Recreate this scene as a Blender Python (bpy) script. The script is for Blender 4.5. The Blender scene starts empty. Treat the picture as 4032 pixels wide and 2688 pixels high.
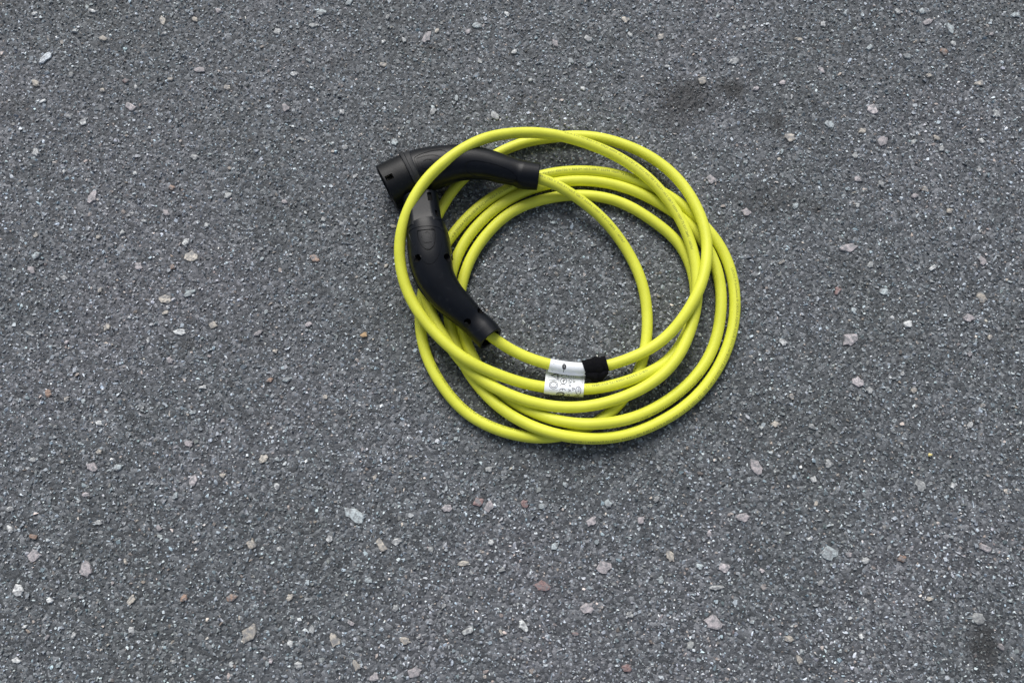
import bpy, bmesh, math, random
import numpy as np
from mathutils import Vector, Matrix
from mathutils.bvhtree import BVHTree

# ------------------------------------------------------------------ camera, sky, sun, exposure
SC = bpy.context.scene
COL = SC.collection
CAM_H, TILT, LENS = 0.92, math.radians(12.0), 26.0
cam_d = bpy.data.cameras.new("camera"); cam = bpy.data.objects.new("camera", cam_d); COL.objects.link(cam)
cam_d.sensor_width = 36.0; cam_d.sensor_fit = 'HORIZONTAL'; cam_d.lens = LENS
cam_d.clip_start = 0.01; cam_d.clip_end = 200.0
cam.location = (0, 0, CAM_H); cam.rotation_euler = (TILT, 0, 0)
SC.camera = cam

SUN_EL, SUN_AZ = math.radians(44.0), math.radians(-12.0)      # azimuth from +Y towards +X
world = bpy.data.worlds.new("World"); SC.world = world; world.use_nodes = True
wn = world.node_tree; wn.nodes.clear()
sky = wn.nodes.new("ShaderNodeTexSky"); sky.sky_type = 'NISHITA'; sky.sun_disc = False
sky.sun_elevation = SUN_EL; sky.sun_rotation = SUN_AZ
sky.air_density = 1.0; sky.dust_density = 3.0; sky.ozone_density = 1.0
hs = wn.nodes.new("ShaderNodeHueSaturation"); hs.inputs['Saturation'].default_value = 0.6   # clouded sky
bg = wn.nodes.new("ShaderNodeBackground"); bg.inputs['Strength'].default_value = 0.06
wo = wn.nodes.new("ShaderNodeOutputWorld")
wn.links.new(sky.outputs[0], hs.inputs['Color']); wn.links.new(hs.outputs[0], bg.inputs['Color'])
wn.links.new(bg.outputs[0], wo.inputs['Surface'])

sun_d = bpy.data.lights.new("sun", 'SUN'); sun = bpy.data.objects.new("sun", sun_d); COL.objects.link(sun)
sun_d.energy = 1.5; sun_d.angle = math.radians(34); sun_d.color = (1.0, 0.98, 0.95)
sd = Vector((math.sin(SUN_AZ) * math.cos(SUN_EL), math.cos(SUN_AZ) * math.cos(SUN_EL), math.sin(SUN_EL)))
sun.rotation_euler = sd.to_track_quat('Z', 'Y').to_euler(); sun.location = sd * 5
SC.view_settings.view_transform = 'Standard'; SC.view_settings.look = 'None'
SC.view_settings.gamma = 1.0; SC.view_settings.exposure = 0.95; SC.view_settings.use_curve_mapping = False

# ------------------------------------------------------------------ photo pixels -> rays -> points
FPX = 4032 * LENS / 36.0
ST, CT = math.sin(TILT), math.cos(TILT)
ZOOM = {  # crops of the photograph that were measured: origin x, y and magnification
 'z1': (1400, 480, 2.94), 'z2': (1450, 700, 2.24), 'z3': (1550, 1000, 1.96), 'z4': (2100, 480, 2.6133),
 'z5': (2050, 1080, 2.24), 'w1': (1600, 1120, 3.92), 'w2': (1760, 1360, 3.92), 'w3': (2560, 900, 3.92),
 'w4': (2100, 1500, 5.6), 'w5': (1560, 720, 3.92), 'l': (2080, 1350, 5.88), 's': (0, 0, 1.0),
 'T1': (0, 0, 1.75), 'T2': (1344, 0, 1.75), 'T3': (2688, 0, 1.75), 'T4': (0, 896, 1.75), 'T5': (2688, 896, 1.0),
 'T6': (0, 1792, 1.0), 'T7': (1344, 1792, 1.0), 'T8': (2688, 1792, 1.0)}
def src(k, x, y):
    o = ZOOM[k]; return (o[0] + x / o[2], o[1] + y / o[2])
def rays(px):
    px = np.atleast_2d(np.asarray(px, float))
    u = (px[:, 0] - 2016) / FPX; v = -(px[:, 1] - 1344) / FPX
    return np.stack([u, v * CT + ST, v * ST - CT], 1)
def at_height(px, z):
    d = rays(px); t = (CAM_H - np.asarray(z)) / (-d[:, 2])
    p = d * t[:, None]; p[:, 2] += CAM_H
    return p
def pt(k, x, y, z=0.0):
    return Vector(at_height([src(k, x, y)], [z])[0])
def to_px(P):
    q = np.atleast_2d(P) - np.array([0, 0, CAM_H])
    yc = q[:, 1] * CT + q[:, 2] * ST; zc = -q[:, 1] * ST + q[:, 2] * CT
    return np.stack([2016 + FPX * q[:, 0] / -zc, 1344 - FPX * yc / -zc], 1)

# ------------------------------------------------------------------ materials
class NT:
    def __init__(s, name):
        s.m = bpy.data.materials.new(name); s.m.use_nodes = True; s.t = s.m.node_tree
        s.b = s.t.nodes['Principled BSDF']
    def n(s, typ, **kw):
        nd = s.t.nodes.new(typ)
        for k, v in kw.items():
            if k.startswith('i_'):
                key = k[2:]
                nd.inputs[int(key) if key.isdigit() else key.replace('_', ' ')].default_value = v
            else: setattr(nd, k, v)
        return nd
    def l(s, a, b): s.t.links.new(a, b)
    def ramp(s, fac, stops):
        r = s.n('ShaderNodeValToRGB'); e = r.color_ramp.elements
        while len(e) < len(stops): e.new(0.5)
        for q, (p, c) in zip(e, stops): q.position = p; q.color = (*c, 1) if len(c) == 3 else c
        s.l(fac, r.inputs[0]); return r.outputs[0]
    def mix(s, fac, a, b, mode='MIX'):
        m = s.n('ShaderNodeMix', data_type='RGBA', blend_type=mode)
        for sock, v in ((m.inputs[0], fac), (m.inputs[6], a), (m.inputs[7], b)):
            if hasattr(v, 'is_linked') or hasattr(v, 'links'): s.l(v, sock)
            else: sock.default_value = v if not isinstance(v, tuple) or len(v) == 4 else (*v, 1)
        return m.outputs[2]
    def math(s, op, a, b=0.0, clamp=False):
        m = s.n('ShaderNodeMath', operation=op, use_clamp=clamp)
        for i, v in enumerate((a, b)):
            if hasattr(v, 'links'): s.l(v, m.inputs[i])
            else: m.inputs[i].default_value = v
        return m.outputs[0]
    def noise(s, vec, scale, detail=3, rough=0.55):
        n = s.n('ShaderNodeTexNoise'); n.inputs['Scale'].default_value = scale
        n.inputs['Detail'].default_value = detail; n.inputs['Roughness'].default_value = rough
        if vec is not None: s.l(vec, n.inputs['Vector'])
        return n.outputs['Fac']
    def bump(s, h, strength, dist):
        b = s.n('ShaderNodeBump'); b.inputs['Strength'].default_value = strength
        b.inputs['Distance'].default_value = dist; s.l(h, b.inputs['Height']); s.l(b.outputs[0], s.b.inputs['Normal'])
        return b

# damp oil spots lying on the asphalt: photo place, radii in metres
SPOTS = [(src('T3', 20, 680), .048, .034, .75), (src('T3', 350, 600), .026, .019, .8), (src('T3', 650, 850), .013, .02, .75),
         (src('T3', 600, 1380), .05, .022, .42), (src('T8', 1195, 750), .022, .034, .8), (src('T3', 900, 1440), .02, .012, .4), (src('T4', 1300, 790), .012, .010, .55), (src('s', 1040, 1330), .02, .02, .22),
         (src('T2', 2280, 800), .035, .03, .5), (src('T1', 90, 760), .03, .025, .3), (src('T3', 520, 850), .022, .016, .3)]
def spot_mask(M, pos):
    """0..1 darkness of the oil spots at a world position"""
    nz = M.n('ShaderNodeTexNoise'); nz.inputs['Scale'].default_value = 55; nz.inputs['Detail'].default_value = 3
    M.l(pos, nz.inputs['Vector'])
    off = M.n('ShaderNodeVectorMath', operation='MULTIPLY_ADD'); M.l(nz.outputs['Color'], off.inputs[0])
    off.inputs[1].default_value = (.022, .022, 0); off.inputs[2].default_value = (-.011, -.011, 0)
    add = M.n('ShaderNodeVectorMath', operation='ADD'); M.l(pos, add.inputs[0]); M.l(off.outputs[0], add.inputs[1])
    tot = None
    for (px, rx, ry, s) in SPOTS:
        c = at_height([px], [0.0])[0]
        sub = M.n('ShaderNodeVectorMath', operation='SUBTRACT'); M.l(add.outputs[0], sub.inputs[0]); sub.inputs[1].default_value = (c[0], c[1], 0)
        mul = M.n('ShaderNodeVectorMath', operation='MULTIPLY'); M.l(sub.outputs[0], mul.inputs[0]); mul.inputs[1].default_value = (1 / rx, 1 / ry, 0)
        ln = M.n('ShaderNodeVectorMath', operation='LENGTH'); M.l(mul.outputs[0], ln.inputs[0])
        mr = M.n('ShaderNodeMapRange', interpolation_type='SMOOTHSTEP'); M.l(ln.outputs['Value'], mr.inputs[0])
        mr.inputs[1].default_value = 1.35; mr.inputs[2].default_value = 0.25; mr.inputs[3].default_value = 0; mr.inputs[4].default_value = s
        tot = mr.outputs[0] if tot is None else M.math('MAXIMUM', tot, mr.outputs[0])
    return tot
def weathering(M, pos):
    """large soft patches of wear in the asphalt: multiplier colour"""
    a = M.noise(pos, 1.7, 2, .5); b = M.noise(pos, 6.0, 3, .6)
    f = M.math('ADD', M.math('MULTIPLY', a, .6), M.math('MULTIPLY', b, .4))
    return M.ramp(f, [(.34, (.84, .86, .84)), (.5, (.98, 1.0, 1.02)), (.66, (1.18, 1.15, 1.19))])

def mat_binder():
    M = NT('asphalt_binder'); geo = M.n('ShaderNodeNewGeometry'); pos = geo.outputs['Position']
    vor = M.n('ShaderNodeTexVoronoi'); vor.inputs['Scale'].default_value = 260; M.l(pos, vor.inputs['Vector'])
    sep = M.n('ShaderNodeSeparateColor'); M.l(vor.outputs['Color'], sep.inputs[0])
    col = M.ramp(sep.outputs[0], [(0, (.045, .049, .053)), (.5, (.085, .091, .098)), (.85, (.14, .148, .157)), (1, (.24, .25, .26))])
    col = M.mix(1.0, col, weathering(M, pos), 'MULTIPLY')
    col = M.mix(spot_mask(M, pos), col, (.03, .03, .03), 'MIX')
    M.l(col, M.b.inputs['Base Color'])
    M.b.inputs['Roughness'].default_value = .75
    h = M.math('ADD', M.math('MULTIPLY', vor.outputs['Distance'], -1.0), M.noise(pos, 700, 3))
    M.bump(h, .9, .0012)
    return M.m
def mat_grain():
    M = NT('asphalt_aggregate'); geo = M.n('ShaderNodeNewGeometry'); pos = geo.outputs['Position']
    at = M.n('ShaderNodeAttribute', attribute_type='INSTANCER', attribute_name='grain_colour')
    nz = M.noise(pos, 900, 3, .6)
    col = M.mix(1.0, at.outputs['Color'], M.ramp(nz, [(.3, (.62, .62, .62)), (.5, (.95, .95, .95)), (.7, (1.4, 1.4, 1.38))]), 'MULTIPLY')
    col = M.mix(1.0, col, weathering(M, pos), 'MULTIPLY')
    sp = spot_mask(M, pos)
    col = M.mix(sp, col, (.045, .045, .043), 'MIX')
    M.l(col, M.b.inputs['Base Color'])
    M.b.inputs['Roughness'].default_value = .58; M.b.inputs['Specular IOR Level'].default_value = .45
    M.bump(M.noise(pos, 1500, 2), .5, .0005)
    return M.m
def mat_stone():
    M = NT('asphalt_stone'); geo = M.n('ShaderNodeNewGeometry'); pos = geo.outputs['Position']
    oi = M.n('ShaderNodeObjectInfo')
    nz = M.noise(pos, 520, 4, .65); n2 = M.noise(pos, 190, 2, .6)
    col = M.mix(1.0, oi.outputs['Color'], M.ramp(nz, [(.30, (.42, .42, .43)), (.45, (.88, .88, .88)), (.62, (1.12, 1.12, 1.1)), (.75, (1.3, 1.3, 1.3))]), 'MULTIPLY')
    col = M.mix(M.ramp(n2, [(.38, (.85,) * 3), (.56, (0,) * 3)]), col, (.19, .195, .205), 'MIX')
    col = M.mix(M.math('MULTIPLY', spot_mask(M, pos), .7), col, (.016, .016, .015), 'MIX')
    M.l(col, M.b.inputs['Base Color']); M.b.inputs['Roughness'].default_value = .6
    M.bump(nz, .6, .0008)
    return M.m
def mat_cable():
    M = NT('yellow_jacket'); tc = M.n('ShaderNodeTexCoord'); p = tc.outputs['Object']
    n1 = M.noise(p, 26, 4, .6); n2 = M.noise(p, 420, 3, .6); n3 = M.noise(p, 90, 4, .75)
    col = M.ramp(n1, [(.3, (.63, .655, .055)), (.55, (.70, .725, .065)), (.75, (.74, .76, .082))])
    col = M.mix(M.math('MULTIPLY', M.ramp(n3, [(.66, (0,) * 3), (.78, (1,) * 3)]), .45), col, (.30, .31, .05), 'MIX')   # scuffs and grime
    col = M.mix(M.ramp(n2, [(.72, (0,) * 3), (.8, (.4,) * 3)]), col, (.34, .34, .10), 'MIX')
    M.l(col, M.b.inputs['Base Color'])
    M.b.inputs['Roughness'].default_value = .52; M.b.inputs['Specular IOR Level'].default_value = .35
    M.bump(n2, .25, .0004)
    return M.m
def mat_plain(name, col, rough, spec=.5, bump=None, var=.15, scale=60, dust=None):
    M = NT(name); tc = M.n('ShaderNodeTexCoord'); p = tc.outputs['Object']
    n1 = M.noise(p, scale, 4, .6)
    c = M.ramp(n1, [(.3, tuple(x * (1 - var) for x in col)), (.7, tuple(x * (1 + var) for x in col))])
    if dust:
        d = M.noise(p, 150, 5, .75); g = M.noise(p, 24, 2, .5)
        f = M.math('MULTIPLY', M.ramp(d, [(.56, (0,) * 3), (.74, (1,) * 3)]), M.ramp(g, [(.4, (.08,) * 3), (.7, (.55,) * 3)]))
        c = M.mix(f, c, dust, 'MIX')
    M.l(c, M.b.inputs['Base Color']); M.b.inputs['Roughness'].default_value = rough
    M.b.inputs['Specular IOR Level'].default_value = spec
    if bump: M.bump(M.noise(p, bump[0], 3, .6), bump[1], bump[2])
    return M.m
MB = {'binder': mat_binder(), 'grain': mat_grain(), 'stone': mat_stone(), 'cable': mat_cable(),
      'plastic': mat_plain('black_plastic', (.0040, .0053, .0082), .36, .20, (900, .25, .0003), .2, 40, (.04, .043, .048)),
      'plastic2': mat_plain('black_plastic_shroud', (.0040, .0050, .0068), .44, .20, (900, .3, .0003), .2, 40, (.03, .032, .035)),
      'collar': mat_plain('black_plastic_dusty', (.012, .0135, .016), .55, .3, (900, .3, .0003), .25, 40, (.06, .062, .066)),
      'hole': mat_plain('black_hole', (.003, .003, .003), .8, .2),
      'ink': mat_plain('worn_print_ink', (.22, .235, .05), .6, .3, None, .3, 300),
      'black_ink': mat_plain('black_ink', (.025, .025, .028), .6, .3), 'grey_ink': mat_plain('grey_ink', (.34, .36, .38), .6, .3),
      'paper': mat_plain('white_label_film', (.80, .83, .86), .42, .4, (120, .15, .001), .03, 50),
      'strap': mat_plain('black_fabric', (.006, .006, .0075), .95, .1, (1400, .9, .0012), .5, 500),
      'brass': mat_plain('contact_metal', (.55, .50, .38), .3, .5)}
MB['brass'].node_tree.nodes['Principled BSDF'].inputs['Metallic'].default_value = 1.0

# ------------------------------------------------------------------ small mesh helpers
def obj(name, verts, faces, mat, parent=None, smooth=False, angle=None):
    me = bpy.data.meshes.new(name); me.from_pydata([tuple(v) for v in verts], [], [tuple(int(i) for i in f) for f in faces]); me.update()
    return link(name, me, mat, parent, smooth, angle)
def link(name, me, mat, parent=None, smooth=False, angle=None):
    o = bpy.data.objects.new(name, me); COL.objects.link(o); o.parent = parent
    if mat is not None and not me.materials: me.materials.append(mat)
    if smooth: me.polygons.foreach_set('use_smooth', [True] * len(me.polygons))
    if angle: me.set_sharp_from_angle(angle=math.radians(angle))
    return o
def tag(o, label=None, cat=None, kind=None, group=None):
    for k, v in (('label', label), ('category', cat), ('kind', kind), ('group', group)):
        if v: o[k] = v
    return o

# ------------------------------------------------------------------ the ground: binder sheet, aggregate, single stones
rng = np.random.default_rng(11)
def grid_sheet(x0, x1, y0, y1, n, z):
    xs = np.linspace(x0, x1, n); ys = np.linspace(y0, y1, n)
    V = [(x, y, z) for y in ys for x in xs]
    F = [(j * n + i, j * n + i + 1, (j + 1) * n + i + 1, (j + 1) * n + i) for j in range(n - 1) for i in range(n - 1)]
    return V, F
GX0, GX1, GY0, GY1 = -6.0, 6.0, -6.0, 6.0
V, F = grid_sheet(GX0, GX1, GY0, GY1, 25, -0.0016)
ground = tag(obj('ground', V, F, MB['binder']), 'worn dark grey asphalt with pale stone chips', None, 'structure')

# chip shapes: hulls of a few random points on a flattened body
CHIPS = bpy.data.collections.new('aggregate_shapes')
def hull_mesh(name, pts):
    bm = bmesh.new()
    for p in pts: bm.verts.new(p)
    r = bmesh.ops.convex_hull(bm, input=bm.verts)
    bmesh.ops.delete(bm, geom=[g for g in set(r['geom_interior'] + r['geom_unused']) if isinstance(g, bmesh.types.BMVert)], context='VERTS')
    bmesh.ops.dissolve_limit(bm, angle_limit=math.radians(9), verts=bm.verts, edges=bm.edges)
    bmesh.ops.triangulate(bm, faces=bm.faces)
    me = bpy.data.meshes.new(name); bm.to_mesh(me); bm.free(); return me
N_SHAPES = 14
for i in range(N_SHAPES):
    n = 10; P = []
    for k in range(n):
        a = rng.uniform(0, 2 * math.pi); zz = rng.uniform(-1, 1); r = math.sqrt(max(0, 1 - abs(zz) ** 3))
        P.append((math.cos(a) * r * rng.uniform(.75, 1), math.sin(a) * r * rng.uniform(.6, .95), zz * rng.uniform(.6, .9)))
    me = hull_mesh('chip', P); me.materials.append(MB['grain'])
    CHIPS.objects.link(bpy.data.objects.new('aggregate_chip', me))

# single larger stones read off the photograph: tile, x, y, length, width, tone
TONE = {'W': (.68, .70, .70), 'C': (.46, .52, .54), 'P': (.52, .48, .495), 'B': (.55, .51, .45), 'G': (.48, .50, .50),
        'O': (.40, .28, .22), 'R': (.27, .18, .175), 'D': (.07, .07, .075), 'X': (.70, .76, .82)}
STONES = '''T1 312 400 110 52 X|900 735 76 58 P|572 842 52 44 W|636 1355 92 62 P|1375 480 86 52 P|1565 605 60 42 B|1965 740 68 52 P|2025 508 48 36 W|243 1050 62 42 W|707 265 62 40 B|635 75 58 26 W|235 95 46 30 W|1145 1465 62 36 P|1342 1080 56 42 G|930 1193 32 28 W|295 697 46 22 W|935 600 36 26 W|1175 545 36 28 B|1910 215 60 50 G|2160 175 60 36 G|470 803 40 30 W|655 1130 34 20 W|512 215 42 26 W|2230 1510 36 30 G|245 575 70 40 B|1120 140 70 40 B|1345 135 50 40 B|490 512 42 36 G|865 555 46 36 R|1185 1290 42 36 O|2215 85 72 50 C|2130 415 42 30 C|1130 230 36 24 W|2080 960 36 22 G|1030 880 26 20 W
T2 590 255 92 60 P|935 175 80 52 C|1700 268 76 50 G|1955 135 60 50 B|1060 795 76 48 G|365 980 48 44 C|290 288 32 28 W|660 210 46 30 B|870 220 46 40 P|1475 298 66 40 P|1585 420 46 40 C|1707 445 56 30 C|630 765 52 44 G|1140 95 46 30 W|290 445 50 40 B|2200 255 60 40 B|55 15 60 40 C|1303 552 40 26 G|1990 240 60 30 G|430 275 46 30 G
T3 355 420 76 46 G|740 950 72 62 B|1305 750 78 70 P|1380 970 86 74 P|1010 855 72 54 C|1240 900 56 40 B|200 1235 70 60 P|135 555 62 56 B|1550 385 52 44 C|1800 355 62 50 O|1290 325 50 40 C|1205 1230 52 44 P|1675 1305 42 36 B|1600 1350 56 40 P|1785 1025 52 44 G|2040 575 66 40 B|1695 520 46 28 B|2165 785 66 44 G|1845 195 80 46 C|1690 150 80 46 P|775 1420 52 40 C|440 1460 70 50 P|435 1115 36 30 C|1370 1265 50 36 G|2295 100 60 40 C|1650 280 36 26 B|1485 80 46 40 G|1650 75 56 44 C|1750 950 46 36 B|1865 300 50 40 G|2130 235 42 34 P|185 297 26 20 W|800 270 70 26 B|690 570 52 34 P|955 480 56 30 P
T4 1280 97 58 46 W|1310 200 100 76 B|955 265 62 46 P|1190 270 36 34 O|1305 450 86 40 C|1140 490 76 62 B|1235 718 78 46 W|1140 585 42 30 B|1465 670 56 44 B|1780 725 56 36 P|2125 665 50 40 P|1170 915 60 40 P|1395 1098 56 26 W|1975 1045 56 30 C|1860 1050 46 26 O|215 290 60 40 P|250 190 60 44 C|205 730 60 22 W|440 345 50 30 W|245 50 36 30 B|460 1180 36 30 B|335 1140 50 44 O|680 1345 40 36 W|1330 1270 42 30 C|2240 1165 36 30 B|690 430 36 26 B|1805 215 32 26 C|680 1545 42 36 B|1895 850 36 30 B|2170 210 70 46 O
T5 655 80 70 32 P|660 440 58 46 P|795 252 36 32 C|688 607 46 38 P|737 640 28 24 G|887 377 34 28 W|1128 355 40 30 P|1180 275 40 34 B|1180 130 36 28 P|985 158 30 18 W|365 773 36 20 B|740 145 26 24 G|910 640 26 24 B|865 575 20 18 W|610 250 36 24 R
T6 72 530 42 36 W|335 450 56 38 P|360 45 40 30 P|760 98 42 30 P|1035 15 40 28 B|980 700 70 44 B|515 568 36 24 B|518 688 26 20 W|40 210 26 20 W|38 290 30 18 W|132 320 28 20 O|130 395 46 40 P|690 158 24 20 C|1090 122 28 24 W|1297 330 28 25 W|1315 725 50 34 B|1175 825 28 22 W|725 562 28 20 O|462 48 28 25 C|912 560 38 26 O|1140 560 30 20 B|990 350 38 30 B
T7 580 200 42 32 P|1035 440 52 44 P|968 600 42 38 P|415 208 36 28 P|158 355 48 30 B|215 340 36 22 W|717 672 40 28 W|480 425 46 22 B|288 855 56 38 P|57 825 40 24 B|590 342 22 20 W|250 730 38 22 B|790 515 52 34 R|793 200 30 24 C|720 190 32 28 R|540 182 42 30 R|985 258 40 28 P|1180 255 30 24 P|1125 835 32 28 R|50 235 80 44 C|500 690 40 24 G|840 358 36 20 C|922 703 20 15 R|1295 395 40 34 B|1050 190 36 30 C|128 875 36 28 P
T8 292 45 62 38 P|240 245 48 30 P|120 658 56 48 P|420 722 34 24 B|720 415 28 24 W|865 405 30 24 O|165 440 38 34 P|580 385 60 48 C|30 745 28 24 G|937 118 42 38 G|1195 365 40 28 P|515 95 26 20 W|135 520 48 18 G|460 805 36 24 B|655 390 26 22 P|575 35 32 30 G|1165 640 46 40 G'''
def aggregate():
    """points with size, turn and colour; one chip is instanced on each"""
    out = []
    for (x0, x1, y0, y1, step, smin, smax, sink) in ((-1.15, 1.15, -.72, 1.12, .0040, .0016, .0034, .0), (-1.15, 1.15, -.72, 1.12, .0095, .0034, .0056, .0006)):
        nx, ny = int((x1 - x0) / step), int((y1 - y0) / step)
        gx, gy = np.meshgrid(np.arange(nx), np.arange(ny)); n = gx.size
        x = x0 + (gx.ravel() + rng.uniform(0, 1, n)) * step; y = y0 + (gy.ravel() + rng.uniform(0, 1, n)) * step
        s = smin + (smax - smin) * rng.power(.8, n) * rng.uniform(.6, 1, n)
        asp = rng.uniform(.45, .95, n); flat = rng.uniform(.4, .8, n)
        top = np.clip(rng.normal(-.0006, .00085, n), -.0022, .0013) + sink * .2
        out.append((x, y, s, asp, flat, top))
    x, y, s, asp, flat, top = [np.concatenate(q) for q in zip(*out)]
    n = len(x)
    z = top - s * flat * .75
    rot = np.stack([rng.normal(0, .50, n), rng.normal(0, .50, n), rng.uniform(0, 2 * math.pi, n)], 1)
    sc = np.stack([s, s * asp, s * flat], 1)
    v = np.exp(rng.normal(math.log(.27), .38, n))
    u = rng.uniform(0, 1, n); sc[u > .90] *= .85
    v = np.where(u > .90, rng.uniform(.50, .80, n), v)
    v = np.where(u < .12, v * .6, v)
    hue = rng.normal(0, .05, n); warm = rng.uniform(0, 1, n)
    base = np.stack([.93 + hue * .5, 1.012 + rng.normal(0, .02, n), 1.075 - hue * .6], 1)
    base[warm > .94] *= np.array([1.22, 1.0, .86]); base[warm < .06] *= np.array([.90, 1.02, 1.05])
    c = np.clip(base * v[:, None], .02, .80)
    return np.stack([x, y, z], 1), rot, sc, c, rng.integers(0, N_SHAPES, n)
P, R, S_, Cc, ID = aggregate()
def stone_list():
    out = []
    for line in STONES.split('\n'):
        key, rest = line.split(' ', 1)
        for item in rest.split('|'):
            x, y, L, W, tone = item.split(); m = ZOOM[key][2]; k = len(out)
            ang = math.radians(52) if tone == 'X' else random.Random(k * 7 + 1).uniform(-1.2, 1.2)
            out.append((src(key, float(x), float(y)), float(L) / m, float(W) / m, tone, ang))
    rr = random.Random(5)
    while len(out) < 298:
        p = (rr.uniform(40, 3990), rr.uniform(40, 2650))
        if 1450 < p[0] < 2980 and 460 < p[1] < 1800 and rr.random() < .8: continue
        if min((p[0] - q[0][0]) ** 2 + (p[1] - q[0][1]) ** 2 for q in out) < 90 ** 2: continue
        L = rr.uniform(17, 30); out.append((p, L, L * rr.uniform(.55, .9), rr.choice('WWGCBPBG'), rr.uniform(-1.5, 1.5)))
    return out
STONE_LIST = stone_list(); GPX = 1.08 * .92 / FPX / .95
keep = np.ones(len(P), bool)
for (px_, L_, W_, t_, a_) in STONE_LIST:
    c_ = at_height([px_], [0.0])[0]; dx = P[:, 0] - c_[0]; dy = P[:, 1] - c_[1]
    u_ = dx * math.cos(a_) + dy * math.sin(a_); v_ = -dx * math.sin(a_) + dy * math.cos(a_)
    keep &= (u_ / (L_ * GPX / 2 * .92)) ** 2 + (v_ / (W_ * GPX / 2 * .92)) ** 2 > 1
P, R, S_, Cc, ID = P[keep], R[keep], S_[keep], Cc[keep], ID[keep]
me = bpy.data.meshes.new('gravel'); me.vertices.add(len(P)); me.vertices.foreach_set('co', P.astype(np.float32).ravel())
for nm, typ, arr in (('grain_rot', 'FLOAT_VECTOR', R), ('grain_scale', 'FLOAT_VECTOR', S_)):
    a = me.attributes.new(nm, typ, 'POINT'); a.data.foreach_set('vector', arr.astype(np.float32).ravel())
a = me.attributes.new('grain_colour', 'FLOAT_COLOR', 'POINT'); a.data.foreach_set('color', np.concatenate([Cc, np.ones((len(Cc), 1))], 1).astype(np.float32).ravel())
a = me.attributes.new('grain_id', 'INT', 'POINT'); a.data.foreach_set('value', ID.astype(np.int32))
me.update()
gravel = tag(link('gravel', me, MB['grain'], ground), None, None, 'stuff')
ng = bpy.data.node_groups.new('scatter_aggregate', 'GeometryNodeTree')
ng.interface.new_socket('Geometry', in_out='INPUT', socket_type='NodeSocketGeometry')
ng.interface.new_socket('Geometry', in_out='OUTPUT', socket_type='NodeSocketGeometry')
gi = ng.nodes.new('NodeGroupInput'); go = ng.nodes.new('NodeGroupOutput')
iop = ng.nodes.new('GeometryNodeInstanceOnPoints'); ci = ng.nodes.new('GeometryNodeCollectionInfo')
ci.inputs['Collection'].default_value = CHIPS; ci.inputs['Separate Children'].default_value = True; ci.inputs['Reset Children'].default_value = True
def named(nm, typ):
    q = ng.nodes.new('GeometryNodeInputNamedAttribute'); q.data_type = typ; q.inputs['Name'].default_value = nm; return q.outputs['Attribute']
ng.links.new(gi.outputs[0], iop.inputs['Points']); ng.links.new(ci.outputs[0], iop.inputs['Instance'])
iop.inputs['Pick Instance'].default_value = True
ng.links.new(named('grain_id', 'INT'), iop.inputs['Instance Index'])
er = ng.nodes.new('FunctionNodeEulerToRotation'); ng.links.new(named('grain_rot', 'FLOAT_VECTOR'), er.inputs[0])
ng.links.new(er.outputs[0], iop.inputs['Rotation']); ng.links.new(named('grain_scale', 'FLOAT_VECTOR'), iop.inputs['Scale'])
ng.links.new(iop.outputs[0], go.inputs[0])
gm = gravel.modifiers.new('scatter', 'NODES'); gm.node_group = ng

MM = 0.001
def stone_mesh(k):
    r = np.random.default_rng(300 + k); n = 11; P = []
    ph = r.uniform(0, 6.28)
    for i in range(n):
        a = 2 * math.pi * (i + r.uniform(-.35, .35)) / n
        q = r.uniform(.62, 1.1)
        P.append((math.cos(a) * q, math.sin(a) * q))
    V = [(x * 1.08, y * 1.08, -2.2) for x, y in P] + [(x, y, .35 + .35 * math.sin(i * 2 + ph)) for i, (x, y) in enumerate(P)]
    V += [(x * .62 + r.uniform(-.1, .1), y * .62 + r.uniform(-.1, .1), 1 + r.uniform(-.45, .35)) for x, y in P] + [(r.uniform(-.15, .15), r.uniform(-.15, .15), 1.05)]
    F = []
    for i in range(n):
        j = (i + 1) % n
        F += [(i, j, n + j, n + i), (n + i, n + j, 2 * n + j), (n + i, 2 * n + j, 2 * n + i), (2 * n + i, 2 * n + j, 3 * n)]
    me = bpy.data.meshes.new('stone'); me.from_pydata(V, [], F); me.update(); me.materials.append(MB['stone']); return me
STONE_MESH = [stone_mesh(k) for k in range(16)]
def stone(px, L, W, tone, ang, k):
    o = bpy.data.objects.new('stone', STONE_MESH[k % 16]); COL.objects.link(o); o.parent = ground
    c = at_height([px], [0.0])[0]; g = GPX
    r = random.Random(k)
    o.location = (c[0], c[1], .0003 + r.uniform(-.0003, .0003)); o.rotation_euler = (r.uniform(-.06, .06), r.uniform(-.06, .06), ang)
    o.scale = (L * g / 2, W * g / 2, .0006 + r.uniform(0, .0004))
    f = r.uniform(.72, 1.1); t = TONE[tone]
    o.color = (t[0] * f, t[1] * f, t[2] * f, 1)
for k, (px_, L_, W_, t_, a_) in enumerate(STONE_LIST): stone(px_, L_, W_, t_, a_, k)

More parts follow.
